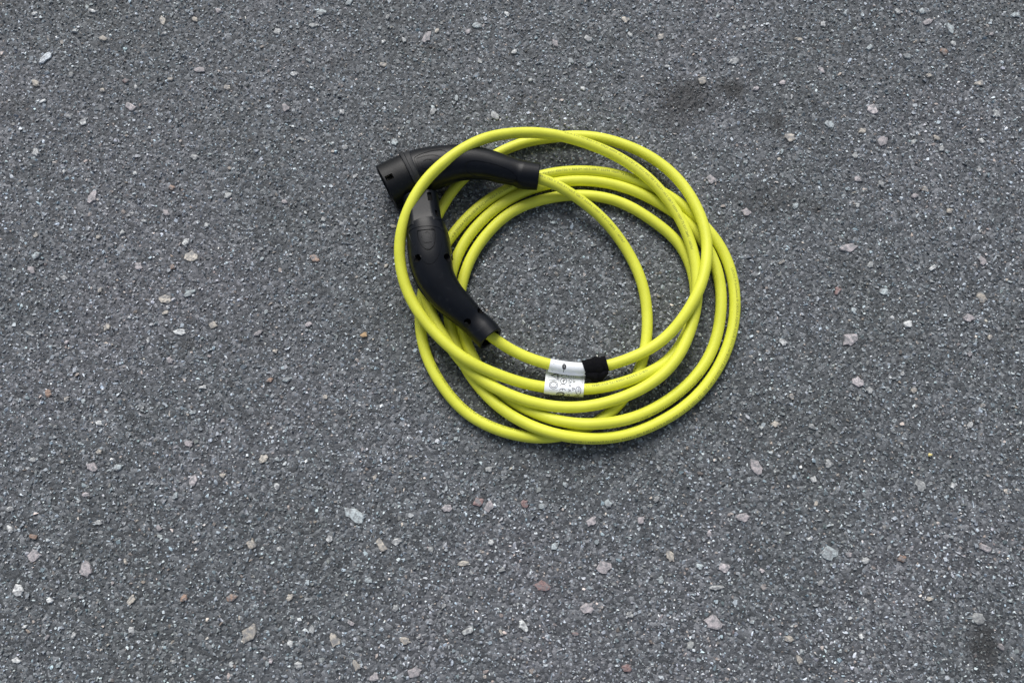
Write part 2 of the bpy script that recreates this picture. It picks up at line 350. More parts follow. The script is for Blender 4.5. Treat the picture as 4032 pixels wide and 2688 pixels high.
# ------------------------------------------------------------------ the cable: one continuous path from one plug to the other
RAD = 7.0 * MM
PATH = '''z1 1960 618 33|2040 630 33|2118 645 32
z4 155 607 29|250 655 27|435 775 21.5|600 895 17|760 1045 10|885 1205 7.3|985 1360 7.3|1050 1490 7.3
z5 1045 0 7.3|1090 150 7.3|1110 300 7.3|1115 460 7.3|1105 615 7.3|1075 750 7.3|1038 860 7.3|1000 950 7.3|940 1050 7.3
w4 1880 520 7.3|1690 690 7.3|1395 905 7.3|1060 1075 7.3|860 1145 7.3|600 1195 7.3|300 1225 7.3
w2 1568 1425 7.3|1300 1415 7.3|1000 1357 7.3|700 1262 7.3|430 1125 7.3|190 945 7.3
w1 565 1564 7.3|475 1430 7.3|350 1200 7.3|265 930 7.3|225 750 7.3|213 560 7.3|222 350 7.3|240 190 7.3|265 70 7.3
s 1686 1080 7.3|1730 1000 7.3
w5 860 825 7.3|990 655 7.3|1150 490 7.3|1350 320 7.3|1568 175 7.3
z1 1770 785 7.3|1900 715 7.3|2058 653 7.3
z4 100 545 7.3|200 530 7.3|400 508 7.3|600 510 7.3|800 532 7.3|1000 583 7.3|1150 645 7.3|1300 715 7.3|1420 775 7.3|1530 850 7.3|1630 950 7.3|1720 1040 7.3
w3 930 60 7.3|1030 190 7.3|1105 320 7.3|1190 500 7.3|1250 700 7.3|1292 900 7.3|1308 1200 7.3|1270 1560 7.3
z5 1820 650 7.3|1715 865 7.3|1575 1045 7.3|1380 1212 7.3|1200 1310 7.3|1008 1393 7.3
w4 1800 1232 10|1400 1260 14|1000 1250 19|600 1190 21|300 1112 21
w2 1270 1220 18|995 1080 13|755 898 9|561 703 7.3|395 508 7.3
w1 970 1374 7.3|900 1234 7.3|814 1053 7.3|690 680 7.3|650 400 7.3|660 150 7.3
w5 850 1460 7.3|891 1295 7.3|965 1087 7.3|1084 860 7.3|1240 690 7.3|1430 480 7.3
z1 1725 930 7.3|1820 875 7.3|2058 768 7.3
z4 200 632 7.3|400 605 7.3|600 610 7.3|800 640 7.3|1000 697 7.3|1200 785 7.3|1400 905 7.3|1520 985 7.3|1620 1075 7.3
w3 799 175 7.3|870 270 7.3|925 360 7.3|985 500 7.3|1045 700 7.3|1085 900 7.3|1092 1200 7.3|1045 1560 7.3
z5 1700 640 7.3|1595 830 7.3|1450 990 7.3|1250 1140 7.3
w4 2240 790 11|2000 860 15|1600 920 20|1200 945 21|800 918 18|400 825 11
w2 1239 987 7.3|1046 881 7.3|870 765 7.3|703 617 7.3
w1 1010 1090 7.3|930 920 7.3|880 770 7.3|835 600 7.3|812 420 7.3|825 180 7.3
w5 1025 1530 7.3|1085 1320 7.3|1190 1090 7.3|1335 870 7.3|1480 725 7.3
z1 1725 1092 7.3|2000 952 7.3|2200 895 7.3
z4 200 778 7.3|400 758 7.3|600 762 7.3|800 795 7.3|1000 875 7.3|1150 965 7.3|1300 1082 7.3
w3 398 159 7.3|625 590 7.3|678 783 7.3|705 1013 7.3
z5 1530 320 7.3|1487 470 7.3|1433 595 7.3|1315 755 8.5|1175 863 17|1050 908 21|955 945 20|780 993 13|565 1018 9
w2 1490 640 8.5|1200 592 12|914 490 19
w1 1117 1266 28|850 1116 33|681 979 35|543 830 35|389 686 35|216 466 35|75 225 35
z2 310 900 35|292 800 35|280 700 36
z1 506 1525 39|518 1340 44|550 1185 50|600 1045 56|665 910 60|745 765 62|850 635 63|975 510 64|1105 410 64|1235 322 61|1405 228 54|1590 165 45|1800 138 36|2058 124 28
z4 150 124 24|300 150 22|480 200 21|620 255 20|790 315 20|985 437 20|1150 550 21|1290 690 21|1440 885 21
w3 535 0 21|612 200 21|672 400 21|707 600 21|722 800 21|718 1000 21|713 1140 21|655 1420 21
z5 1361 747 21|1170 919 21|1008 1023 21
w4 2000 310 21|1600 450 21|1200 540 18|800 571 16|400 542 16
w2 1300 868 18|1000 765 21|800 680 22|600 565 22|478 478 22
w1 907 1247 22|805 1125 22|700 985 21|620 850 20|540 720 19|440 560 20|360 390 21|325 310 21|287 100 21
s 1664 1060 20|1670 990 17|1697 905 10
w5 690 420 7.3|760 290 7.3|833 165 7.3|925 50 7.3
s 1872 663 7.3
z1 1700 340 7.3|1880 262 7.3|2000 222 7.3
z4 0 193 7.3|200 166 7.3|400 145 7.3|600 152 8|855 210 10|1060 288 12|1247 385 14|1400 510 16|1540 650 19|1640 810 21|1715 960 21
w3 840 0 22|862 100 23|878 300 25|864 500 28|830 700 32|725 1010 35|560 1290 35|365 1545 33
z5 1180 640 24|1060 690 21|900 762 16|767 803 14|600 830 13.5|400 815 13.5|240 790 13.5
w2 1115 130 17
w1 1568 975 24|1300 800 31
z2 1040 1370 32|1000 1330 31.5'''
def path_points():
    out = []
    for line in PATH.split('\n'):
        key, rest = line.split(' ', 1)
        for it in rest.split('|'):
            x, y, z = [float(q) for q in it.split()]; s = src(key, x, y); out.append((s[0], s[1], z * MM))
    return np.array(out)
def catmull(Q, step, closed=False):
    """centripetal Catmull-Rom through Q, resampled at about `step` in the first 3 columns"""
    Q = np.asarray(Q, float); Q2 = np.vstack([2 * Q[0] - Q[1], Q, 2 * Q[-1] - Q[-2]])
    res = []
    for i in range(1, len(Q2) - 2):
        p0, p1, p2, p3 = Q2[i - 1:i + 3]
        d = [max(np.linalg.norm(b[:3] - a[:3]) ** .5, 1e-6) for a, b in ((p0, p1), (p1, p2), (p2, p3))]
        t0, t1 = 0, d[0]; t2 = t1 + d[1]; t3 = t2 + d[2]
        for t in np.linspace(t1, t2, 12, endpoint=False):
            A1 = (t1 - t) / (t1 - t0) * p0 + (t - t0) / (t1 - t0) * p1; A2 = (t2 - t) / (t2 - t1) * p1 + (t - t1) / (t2 - t1) * p2
            A3 = (t3 - t) / (t3 - t2) * p2 + (t - t2) / (t3 - t2) * p3
            B1 = (t2 - t) / (t2 - t0) * A1 + (t - t0) / (t2 - t0) * A2; B2 = (t3 - t) / (t3 - t1) * A2 + (t - t1) / (t3 - t1) * A3
            res.append((t2 - t) / (t2 - t1) * B1 + (t - t1) / (t2 - t1) * B2)
    res.append(Q[-1]); res = np.array(res)
    s = np.concatenate([[0], np.cumsum(np.linalg.norm(np.diff(res[:, :3], axis=0), axis=1))])
    n = max(2, int(round(s[-1] / step)) + 1); si = np.linspace(0, s[-1], n)
    return np.stack([np.interp(si, s, res[:, c]) for c in range(res.shape[1])], 1)
def gauss(A, sig):
    h = int(3 * sig + 1); kx = np.exp(-.5 * (np.arange(-h, h + 1) / sig) ** 2); kx /= kx.sum()
    pad = np.concatenate([2 * A[0] - A[h:0:-1], A, 2 * A[-1] - A[-2:-h - 2:-1]])
    return np.stack([np.convolve(pad[:, c], kx, 'valid') for c in range(A.shape[1])], 1)
def smooth2(A, sig):
    S1 = gauss(A, sig); return 2 * S1 - gauss(S1, sig)
def solve_cable():
    K = path_points()
    W = np.concatenate([at_height(K[:, :2], K[:, 2])], 1)
    D = catmull(W, 4.0 * MM)
    D = smooth2(D, 6.0)
    D = catmull(D[::2], 4.0 * MM)
    n = len(D); px = to_px(D); z0 = D[:, 2].copy(); z = z0.copy()
    d2 = ((D[:, None, :2] - D[None, :, :2]) ** 2).sum(2)
    I, J = np.where(d2 < (2.6 * RAD) ** 2); keep = J - I > 16; I, J = I[keep], J[keep]
    up = z0[I] > z0[J]; hi = np.where(up, I, J); lo = np.where(up, J, I)
    apart = (z0[hi] - z0[lo]) > 5.5 * MM
    off = np.zeros((n, 2)); pin = np.ones(n); pin[:14] = 0; pin[-14:] = 0
    pin = np.minimum(1, gauss(pin[:, None], 4)[:, 0]) * (pin > 0)
    for it in range(160):
        Pxy = at_height(px, z)[:, :2] + off
        dv = Pxy[hi] - Pxy[lo]; dh = np.sqrt((dv ** 2).sum(1)) + 1e-9
        need = np.sqrt(np.maximum((2 * RAD) ** 2 - dh ** 2, 0)); lack = np.where(apart, need - (z[hi] - z[lo]), 0); lack = np.clip(lack, 0, 4 * MM)
        pu = np.zeros(n); pd = np.zeros(n)
        np.maximum.at(pu, hi, lack); np.maximum.at(pd, lo, np.where(z[lo] > RAD + 1.2 * MM, lack, 0))
        z = z + pin * (.35 * pu - .2 * pd)
        dz = z[hi] - z[lo]; d3 = np.sqrt(dh ** 2 + dz ** 2); ov = np.where(~apart, np.maximum(2 * RAD - d3, 0), 0)
        mx = np.zeros((n, 2)); cnt = np.zeros(n)
        pushv = dv / dh[:, None] * (ov * .5)[:, None]
        np.add.at(mx, hi, pushv); np.add.at(mx, lo, -pushv); np.add.at(cnt, hi, ov > 0); np.add.at(cnt, lo, ov > 0)
        off = off + pin[:, None] * .5 * mx / np.maximum(cnt, 1)[:, None]
        if it % 4 == 3:
            w = pin[:, None]
            z = (z[:, None] * (1 - w) + w * gauss(z[:, None], 2.5))[:, 0]; off = off * (1 - w) + w * gauss(off, 3.0)
        z = np.maximum(z, RAD + .2 * MM)
    P3 = at_height(px, z); P3[:, :2] += off
    P3 = catmull(smooth2(P3, 2.5)[::2], 3.0 * MM)
    P3[:, 2] = np.maximum(P3[:, 2], RAD + .15 * MM)
    # report how deep strands still sink into each other
    d = np.sqrt(((P3[:, None] - P3[None]) ** 2).sum(2)); i, j = np.triu_indices(len(P3), 14)
    print('cable length %.2f m, closest strands %.1f mm (2r=%.1f), top %.1f mm' % (len(P3) * 3e-3, d[i, j].min() * 1000, RAD * 2000, P3[:, 2].max() * 1000))
    bad = [(a, b) for a, b in zip(i, j) if d[a, b] < 2 * RAD - 3 * MM]; print('deep', len(bad), [(tuple(to_px(P3[a])[0].round()), tuple(to_px(P3[b])[0].round()), round(d[a, b] * 1000, 1), a, b) for a, b in bad[::max(1, len(bad) // 40)]])
    return P3
CP = solve_cable()
def frames(C, up=Vector((0, 0, 1))):
    T = np.gradient(C, axis=0); T /= np.linalg.norm(T, axis=1)[:, None]
    U = np.array(up)[None] - (T @ np.array(up))[:, None] * T; U /= np.linalg.norm(U, axis=1)[:, None]
    L = np.cross(U, T)          # left of travel seen from above
    return T, U, L
CT_, CU, CL = frames(CP)
CS = np.concatenate([[0], np.cumsum(np.linalg.norm(np.diff(CP, axis=0), axis=1))])
def on_cable(s, phi, r):
    """point on the jacket: arc length s, angle phi from the top towards the left of travel"""
    s = np.atleast_1d(s); c = np.stack([np.interp(s, CS, CP[:, i]) for i in range(3)], 1)
    U = np.stack([np.interp(s, CS, CU[:, i]) for i in range(3)], 1); L = np.stack([np.interp(s, CS, CL[:, i]) for i in range(3)], 1)
    phi = np.atleast_1d(phi)[:, None]
    return c + r * (np.cos(phi) * U + np.sin(phi) * L)
def tube(C, U, L, ra, rb=None, seg=24, caps=True):
    n = len(C); ra = np.broadcast_to(ra, n); rb = ra if rb is None else np.broadcast_to(rb, n)
    a = np.linspace(0, 2 * math.pi, seg, endpoint=False)
    V = C[:, None] + np.cos(a)[None, :, None] * (U * rb[:, None])[:, None] + np.sin(a)[None, :, None] * (L * ra[:, None])[:, None]
    F = [(i * seg + k, i * seg + (k + 1) % seg, (i + 1) * seg + (k + 1) % seg, (i + 1) * seg + k) for i in range(n - 1) for k in range(seg)]
    if caps: F += [tuple(range(seg))[::-1], tuple((n - 1) * seg + k for k in range(seg))]
    return V.reshape(-1, 3), F

rig = bpy.data.objects.new('charging_cable', None); COL.objects.link(rig)
base = pt('s', 2230, 1130, 0); rig.location = base
tag(rig, 'coiled yellow electric car charging cable with two black plugs lying on asphalt', 'charging cable')
INV = Matrix.Translation(-base)
def adopt(o, parent):
    """parent without moving: meshes are written in world metres"""
    o.parent = parent
    if parent is rig: o.matrix_parent_inverse = INV
    return o
V, F = tube(CP, CU, CL, RAD)
cable = adopt(obj('cable', V, F, MB['cable'], None, True), rig)

# ------------------------------------------------------------------ lettering
_txt = {}
def text_mesh(s):
    """flat letters of the built-in font: vertices (x, y) with em height 1, triangles"""
    if s in _txt: return _txt[s]
    cu = bpy.data.curves.new('t', 'FONT'); cu.body = s; cu.size = 1.0; cu.resolution_u = 2; cu.fill_mode = 'FRONT'
    o = bpy.data.objects.new('t', cu); COL.objects.link(o)
    dg = bpy.context.evaluated_depsgraph_get(); m = bpy.data.meshes.new_from_object(o.evaluated_get(dg))
    bm = bmesh.new(); bm.from_mesh(m); bmesh.ops.triangulate(bm, faces=bm.faces)
    V = np.array([v.co[:2] for v in bm.verts]).reshape(-1, 2); bm.verts.index_update()
    F = [tuple(v.index for v in f.verts) for f in bm.faces]; bm.free()
    bpy.data.objects.remove(o); bpy.data.curves.remove(cu); bpy.data.meshes.remove(m)
    if len(V): V[:, 0] -= V[:, 0].min()
    _txt[s] = (V, F); return _txt[s]
FULL = "LEONI P EcoSense \u00ae DEKRA KEMA-KEUR EVC H07BZ5-F EN 50620 62893 IEC 123 CQC EV-EVU 450/750 V 5x2.5+1x0.5 GB/T 33594 V059172 EVC3845 1160767"
def part_of(a, b=None):
    i = FULL.index(a); return FULL[i:] if b is None else FULL[i:FULL.index(b) + len(b)]
RUNS = [(('z4', 70, 555), ('z4', 925, 1255), part_of('450'), 12, 0),
        (('z5', 1050, 740), ('z3', 318, 868), FULL, -52, -48),
        (('z1', 1105, 1350), ('z4', 1085, 585), part_of('e \u00ae', 'EVC3845'), -24, 6),
        (('w3', 1245, 640), ('w4', 830, 1335), FULL, 4, 50),
        (('z5', 1600, 900), ('z5', 1050, 1280), part_of('5x2.5'), 50, 55),
        (('z5', 1120, 890), ('z5', 575, 975), part_of('GB/T', 'EVC3845 11'), -26, -24),
        (('z4', 330, 100), ('z4', 1765, 1300), part_of('KEUR'), 30, -20)]
cpx = to_px(CP)
def s_near(p, lo=0.0, hi=1e9):
    q = np.array(src(*p)); d = ((cpx - q) ** 2).sum(1) - CP[:, 2] * 3000; d[(CS < lo) | (CS > hi)] = 1e9
    return CS[d.argmin()]
tv, tf = [], []
prev = 0.0
for (a, b, s, p0, p1) in RUNS:
    s0 = s_near(a, prev, prev + 1.6 if prev else .3); s1 = s_near(b, s0, s0 + 1.25); prev = s0 + .1
    Vt, Ft = text_mesh(s); w = Vt[:, 0].max(); kx = (s1 - s0) / w
    em = 4.1 * MM
    ss = s0 + Vt[:, 0] * kx; ph = np.radians(np.interp(ss, [s0, s1], [p0, p1])) + (Vt[:, 1] - .35) * em / RAD
    q = on_cable(ss, ph, RAD + .10 * MM); o0 = len(tv); tv += list(q); tf += [tuple(i + o0 for i in f) for f in Ft]
    print('print run %.3f..%.3f  %.2f mm/char' % (s0, s1, (s1 - s0) * 1000 / len(s)))
adopt(obj('printed_text', tv, tf, MB['ink']), cable)['kind'] = 'stuff'

# ------------------------------------------------------------------ plugs
def bvh_of(o):
    return BVHTree.FromPolygons([v.co.copy() for v in o.data.vertices], [tuple(p.vertices) for p in o.data.polygons])
def shoot(tree, k, x, y):
    d = Vector(rays([src(k, x, y)])[0]).normalized()
    h = tree.ray_cast(Vector((0, 0, CAM_H)), d)
    return h[0], h[1]
def body(axis, step=2.0 * MM):
    """axis rows: zoom key, x, y, z mm, half width mm, half height mm -> resampled centreline with radii"""
    A = []
    for (k, x, y, z, a, b) in axis:
        p = pt(k, x, y, z * MM); A.append((p.x, p.y, p.z, a * MM, b * MM))
    return catmull(np.array(A), step)
def super_ring(c, U, L, a, b, n, seg, flat=0.0):
    t = np.linspace(0, 2 * math.pi, seg, endpoint=False); e = 2.0 / n
    cu = np.sign(np.cos(t)) * np.abs(np.cos(t)) ** e; su = np.sign(np.sin(t)) * np.abs(np.sin(t)) ** e
    if flat: cu = np.minimum(cu, 1 - flat)
    return c[None] + cu[:, None] * U[None] * b + su[:, None] * L[None] * a
def sweep(rings, seg, start='cap', end='cap'):
    V = np.concatenate(rings); n = len(rings); F = []
    for i in range(n - 1):
        for k in range(seg):
            k2 = (k + 1) % seg; F.append((i * seg + k, i * seg + k2, (i + 1) * seg + k2, (i + 1) * seg + k))
    F.append(tuple(range(seg))[::-1]); F.append(tuple((n - 1) * seg + k for k in range(seg)))
    return V, F
def boolean_cut(o, cutters):
    """real recesses: cylinders or boxes taken out of a closed body"""
    dg_objs = []
    for c in cutters:
        m = o.modifiers.new('cut', 'BOOLEAN'); m.operation = 'DIFFERENCE'; m.material_mode = 'TRANSFER'; m.solver = 'EXACT'; m.object = c; dg_objs.append(c)
    dg = bpy.context.evaluated_depsgraph_get(); dg.update()
    me = bpy.data.meshes.new_from_object(o.evaluated_get(dg)); old = o.data
    if len(me.polygons) > 20: o.data = me
    o.modifiers.clear()
    for c in dg_objs: bpy.data.objects.remove(c)
    o.data.polygons.foreach_set('use_smooth', [True] * len(o.data.polygons)); o.data.set_sharp_from_angle(angle=math.radians(32))
def cyl_cutter(p, n, r, depth, seg=20, sides=None, roll=None):
    bm = bmesh.new()
    if sides is None: bmesh.ops.create_cone(bm, cap_ends=True, segments=seg, radius1=r, radius2=r, depth=depth * 2)
    else:
        bmesh.ops.create_cube(bm, size=1.0); bmesh.ops.scale(bm, vec=(sides[0], sides[1], depth * 2), verts=bm.verts)
    zax = n.normalized(); xax = roll - roll.dot(zax) * zax if roll is not None else zax.orthogonal()
    xax.normalize(); yax = zax.cross(xax)
    mat = Matrix((xax, yax, zax)).transposed().to_4x4(); mat.translation = p
    bmesh.ops.transform(bm, matrix=mat, verts=bm.verts)
    me = bpy.data.meshes.new('cutter'); bm.to_mesh(me); bm.free()
    me.materials.append(MB['hole'])
    c = bpy.data.objects.new('cutter', me); COL.objects.link(c); return c
def relief(tree, key, outline, h, rings=7, edge=.16, n_out=64, lift=0.0, mat=None, name='panel', parent=None, centre=None):
    """a low raised (or sunk) panel whose outline was read off the photograph, laid on the body it belongs to"""
    O = np.array(outline, float); O = np.vstack([O, O[:1]])
    s = np.concatenate([[0], np.cumsum(np.linalg.norm(np.diff(O, axis=0), axis=1))]); si = np.linspace(0, s[-1], n_out, endpoint=False)
    Q = np.stack([np.interp(si, s, O[:, c]) for c in (0, 1)], 1)
    ext = np.concatenate([Q[-4:], Q, Q[:4]]); Q = gauss(ext, 1.2)[4:-4]
    c = Q.mean(0) if centre is None else np.array(centre, float)
    V = []
    prof = [(1.0, -.6 * MM), (1.0 - edge * .25, .55 * h), (1 - edge * .6, .92 * h), (1 - edge, h)] + [((1 - edge) * f, h) for f in np.linspace(1, 0, rings + 1)[1:-1]]
    for (f, hh) in prof:
        for q in Q:
            x, y = c + (q - c) * f; p, nrm = shoot(tree, key, x, y)
            if p is None: p, nrm = V[-1] if V and not isinstance(V[-1], Vector) else (Vector((0, 0, 0)), Vector((0, 0, 1)))
            V.append((p, nrm)) ; V[-1] = (p, nrm, hh)
    p, nrm = shoot(tree, key, *c); V.append((p, nrm, h))
    VV = [a + b * (cc + lift) for a, b, cc in V]; m = len(prof); F = []
    for i in range(m - 1):
        for k2 in range(n_out):
            j = (k2 + 1) % n_out; F.append((i * n_out + k2, i * n_out + j, (i + 1) * n_out + j, (i + 1) * n_out + k2))
    for k2 in range(n_out): F.append(((m - 1) * n_out + k2, (m - 1) * n_out + (k2 + 1) % n_out, m * n_out))
    return adopt(obj(name, VV, F, mat, None, True), parent)
def strokes(tree, key, lines, width, h, mat, name, parent, dip=.3 * MM):
    """raised or printed lines: each polyline a strip with real thickness on the surface below"""
    V, F = [], []
    for ln in lines:
        Pn = np.array(ln, float)
        if len(Pn) > 2: Pn = catmull(np.column_stack([Pn, np.zeros(len(Pn))]), max(2.0, width * .8))[:, :2]
        T = np.gradient(Pn, axis=0); T /= np.linalg.norm(T, axis=1)[:, None] + 1e-9; Nn = np.stack([-T[:, 1], T[:, 0]], 1)
        o0 = len(V); ok = True; rows = []
        for p, nn in zip(Pn, Nn):
            row = []
            for side, hh in ((-.5, -dip), (-.38, h), (.38, h), (.5, -dip)):
                a, b = shoot(tree, key, *(p + nn * side * width))
                row.append(None if a is None else a + b * hh)
            if any(r is None for r in row): continue
            rows.append(row)
        if len(rows) < 2: continue
        for row in rows: V += row
        for i in range(len(rows) - 1):
            for q in range(3): F.append((o0 + i * 4 + q, o0 + i * 4 + q + 1, o0 + (i + 1) * 4 + q + 1, o0 + (i + 1) * 4 + q))
    if not V: return None
    return adopt(obj(name, V, F, mat, None, False), parent)
def letters(tree, key, items, h, V, F):
    """items: text, x, y of the start of the baseline, angle of reading in the crop (degrees, clockwise), em size in crop pixels, squeeze"""
    for (s, x, y, ang, em, sq) in items:
        Vt, Ft = text_mesh(s); a = math.radians(ang); idx = {}
        P2 = []
        for (u, v) in Vt:
            X = u * em * sq; Y = -v * em
            p, nrm = shoot(tree, key, x + X * math.cos(a) - Y * math.sin(a), y + X * math.sin(a) + Y * math.cos(a))
            P2.append(None if p is None else p + nrm * h)
        o0 = len(V); m = {}
        for i, p in enumerate(P2):
            if p is not None: m[i] = len(V); V.append(p)
        for f in Ft:
            if all(i in m for i in f): F.append(tuple(m[i] for i in f))
def contacts(parent, c, T, U, L, r, name, rad, length, mat, seg=12):
    spots = [(0, 0)] + [(.62 * math.cos(math.radians(q)), .62 * math.sin(math.radians(q))) for q in (0, 60, 120, 180, 240, 300)]
    for (u, l) in spots[:7]:
        p = c + U * (u * r) + L * (l * r)
        C = np.array([p, p + T * length]); Vv, Ff = tube(C, np.array([U, U]), np.array([L, L]), rad, None, seg)
        adopt(obj(name, Vv, Ff, mat, None, True, 40), parent)

SEG = 48
# ---- plug with the wide open shroud (upper one)
A = body([('z1', 367, 770, 30.6, 30.6, 30.2), ('z1', 480, 715, 30.6, 30.5, 30.2), ('z1', 600, 655, 31, 30.2, 30), ('z1', 700, 607, 31.5, 29.5, 28.5), ('z1', 800, 566, 32.5, 28.3, 27),
          ('z1', 1000, 513, 34, 25.6, 24.5), ('z1', 1215, 475, 35.5, 22.6, 21.5), ('z1', 1485, 490, 35, 19.8, 19), ('z1', 1680, 542, 34, 18.2, 18), ('z1', 1830, 580, 33, 17.1, 17.0),
          ('z1', 1885, 596, 32.8, 16.9, 16.9), ('z1', 1915, 606, 32.6, 17.8, 17.6), ('z1', 1960, 616, 32.5, 17.8, 17.5), ('z1', 2112, 634, 32, 16.9, 16.6)])
Tt, Uu, Ll = frames(A[:, :3]); sA = np.concatenate([[0], np.cumsum(np.linalg.norm(np.diff(A[:, :3], axis=0), axis=1))])
def rng_rings(A, U, L, i0, i1, n, seg, grow=0.0, flat=0.0):
    return [super_ring(A[i, :3], U[i], L[i], A[i, 3] + grow, A[i, 4] + grow, n, seg, flat) for i in range(i0, i1)]
i_sh = int(np.searchsorted(sA, 36 * MM)); i_co = int(np.searchsorted(sA, 46 * MM))
def end_recess(rings, A, T, U, L, i, a, depth, sign, n, seg):
    """ring pulled in and pushed into the body so that the mouth or cable gland is really hollow"""
    c, t = A[i, :3], T[i] * sign
    rings.append(super_ring(c, U[i], L[i], a, a, n, seg)); rings.append(super_ring(c + t * depth, U[i], L[i], a * .97, a * .97, n, seg))
rings = rng_rings(A, Uu, Ll, i_co - 3, len(A), 2.25, SEG)
# soft lip at the cable end
e = len(A) - 1
rings.append(super_ring(A[e, :3] + Tt[e] * .8 * MM, Uu[e], Ll[e], A[e, 3] - .9 * MM, A[e, 4] - .9 * MM, 2.2, SEG))
end_recess(rings, A, Tt, Uu, Ll, e, 9.2 * MM, 7 * MM, -1, 2, SEG)
V, F = sweep(rings, SEG)
plugA = adopt(obj('plug', V, F, MB['plastic'], None, True, 34), rig)
plugA['label'] = 'black plug with a wide open round shroud and a ridged collar'
treeA = bvh_of(plugA)
# collar: two steps with a groove
cr = []
for (s, g) in ((33.0, -.5), (33.4, 2.6), (34.2, 3.1), (37.6, 3.1), (38.4, 2.2), (38.6, 1.1), (44.6, 1.1), (45.2, .7), (46.0, -.6), (46.1, -3.0)):
    i = min(len(A) - 1, int(np.searchsorted(sA, s * MM))); f = (s * MM - sA[i]); c = A[i, :3] + Tt[i] * f
    cr.append(super_ring(c, Uu[i], Ll[i], A[i, 3] + g * MM, A[i, 4] + g * MM, 2.25, SEG))
V, F = sweep(cr, SEG); adopt(obj('collar', V, F, MB['collar'], None, True, 25), plugA)
# shroud: a real open cup
out = [super_ring(A[0, :3], Uu[0], Ll[0], A[0, 3] - 2.6 * MM, A[0, 4] - 2.6 * MM, 2.2, SEG)]
inner = []
for s in (22, 14, 6, 1.0): 
    i = int(np.searchsorted(sA, s * MM)); inner.append(super_ring(A[i, :3], Uu[i], Ll[i], A[i, 3] - 3.0 * MM, A[i, 4] - 3.0 * MM, 2.2, SEG))
lip = [super_ring(A[0, :3] - Tt[0] * .5 * MM, Uu[0], Ll[0], A[0, 3] - 2.0 * MM, A[0, 4] - 2.0 * MM, 2.2, SEG),
       super_ring(A[0, :3] - Tt[0] * .5 * MM, Uu[0], Ll[0], A[0, 3] - .7 * MM, A[0, 4] - .7 * MM, 2.2, SEG),
       super_ring(A[0, :3] + Tt[0] * .3 * MM, Uu[0], Ll[0], A[0, 3], A[0, 4], 2.2, SEG)]
outer = rng_rings(A, Uu, Ll, 1, i_sh, 2.2, SEG)
V, F = sweep(inner + out + lip + outer, SEG)
shroud = adopt(obj('shroud', V, F, MB['plastic2'], None, True, 34), plugA)
ts = bvh_of(shroud); p, nrm = shoot(ts, 'z1', 390, 640)
boolean_cut(shroud, [cyl_cutter(p, nrm, 0, 7 * MM, sides=(10.0 * MM, 6.8 * MM), roll=Vector(Tt[2]))])
i = int(np.searchsorted(sA, 21 * MM))
contacts(plugA, A[i, :3], -Tt[i], Uu[i], Ll[i], A[i, 3] - 6 * MM, 'contact_pin', 2.6 * MM, 17 * MM, MB['brass'])

relief(treeA, 'z1', [(1262, 520), (1275, 475), (1310, 450), (1400, 448), (1500, 465), (1600, 489), (1700, 522), (1790, 560), (1850, 602), (1870, 650), (1862, 695), (1800, 700), (1650, 665), (1500, 640), (1380, 630), (1300, 600)],
       .55 * MM, edge=.10, mat=MB['plastic'], name='grip_panel', parent=plugA)
relief(treeA, 'z1', [(668, 420), (760, 370), (880, 338), (990, 325), (1060, 345), (1080, 400), (1040, 480), (960, 560), (880, 620), (800, 640), (735, 560)],
       .45 * MM, edge=.08, mat=MB['plastic'], name='name_panel', parent=plugA)
def logo(tree, key, parent, frame, marks, text, dot, w, h=.45 * MM):
    b = strokes(tree, key, frame, w, h + .8 * MM, MB['plastic2'], 'badge_frame', parent)
    Vv, Ff = [], []; letters(tree, key, [text], h + 1.0 * MM, Vv, Ff)
    adopt(obj('badge_lettering', Vv, Ff, MB['plastic2']), parent)['kind'] = 'stuff'
    strokes(tree, key, marks, w * .8, h + .9 * MM, MB['plastic2'], 'badge_bracket', parent)
logo(treeA, 'z1', plugA, [[(705, 425), (790, 398), (880, 385), (945, 392), (985, 420), (985, 470), (940, 540), (870, 600), (810, 620), (765, 560), (730, 490), (705, 425)]],
     [[(762, 470), (772, 525), (800, 545), (840, 540)], [(785, 455), (830, 436), (880, 442), (905, 470)]], ('HARTING', 776, 508, -18, 34, .95), (855, 408), 7)

# ---- connector with the slim nose (lower one)
B = body([('z2', 461, 178, 36, 22.6, 21.5), ('z2', 475, 270, 37, 22.3, 21.5), ('z2', 497, 405, 39, 22.4, 22), ('z2', 505, 440, 39.6, 24.3, 23.2), ('z2', 528, 540, 41, 26.4, 24), ('z2', 543, 640, 42, 26.8, 24.2), ('z2', 556, 740, 42.5, 26.3, 24),
          ('z2', 590, 868, 42, 24.2, 22.6), ('z2', 690, 1030, 39, 21.4, 20.8), ('z2', 820, 1160, 35, 19.2, 19), ('z2', 905, 1243, 32, 17.3, 17.3), ('z2', 942, 1276, 31.4, 17.0, 17), ('z2', 985, 1320, 31.2, 17.6, 17.4), ('z2', 1022, 1355, 31.6, 17.9, 17.6), ('z2', 1078, 1417, 33, 17.2, 17)])
Tb, Ub, Lb = frames(B[:, :3]); sB = np.concatenate([[0], np.cumsum(np.linalg.norm(np.diff(B[:, :3], axis=0), axis=1))])
p_sh = pt('z2', 500, 425, 39.3 * MM); i_n = int(np.argmin(((B[:, :3] - np.array(p_sh)) ** 2).sum(1)))
rings = rng_rings(B, Ub, Lb, i_n, len(B), 2.3, SEG)
e = len(B) - 1
rings.append(super_ring(B[e, :3] + Tb[e] * .8 * MM, Ub[e], Lb[e], B[e, 3] - .9 * MM, B[e, 4] - .9 * MM, 2.1, SEG))
end_recess(rings, B, Tb, Ub, Lb, e, 13.2 * MM, 9 * MM, -1, 2, SEG)
V, F = sweep(rings, SEG)
plugB = adopt(obj('plug', V, F, MB['plastic'], None, True, 34), rig)
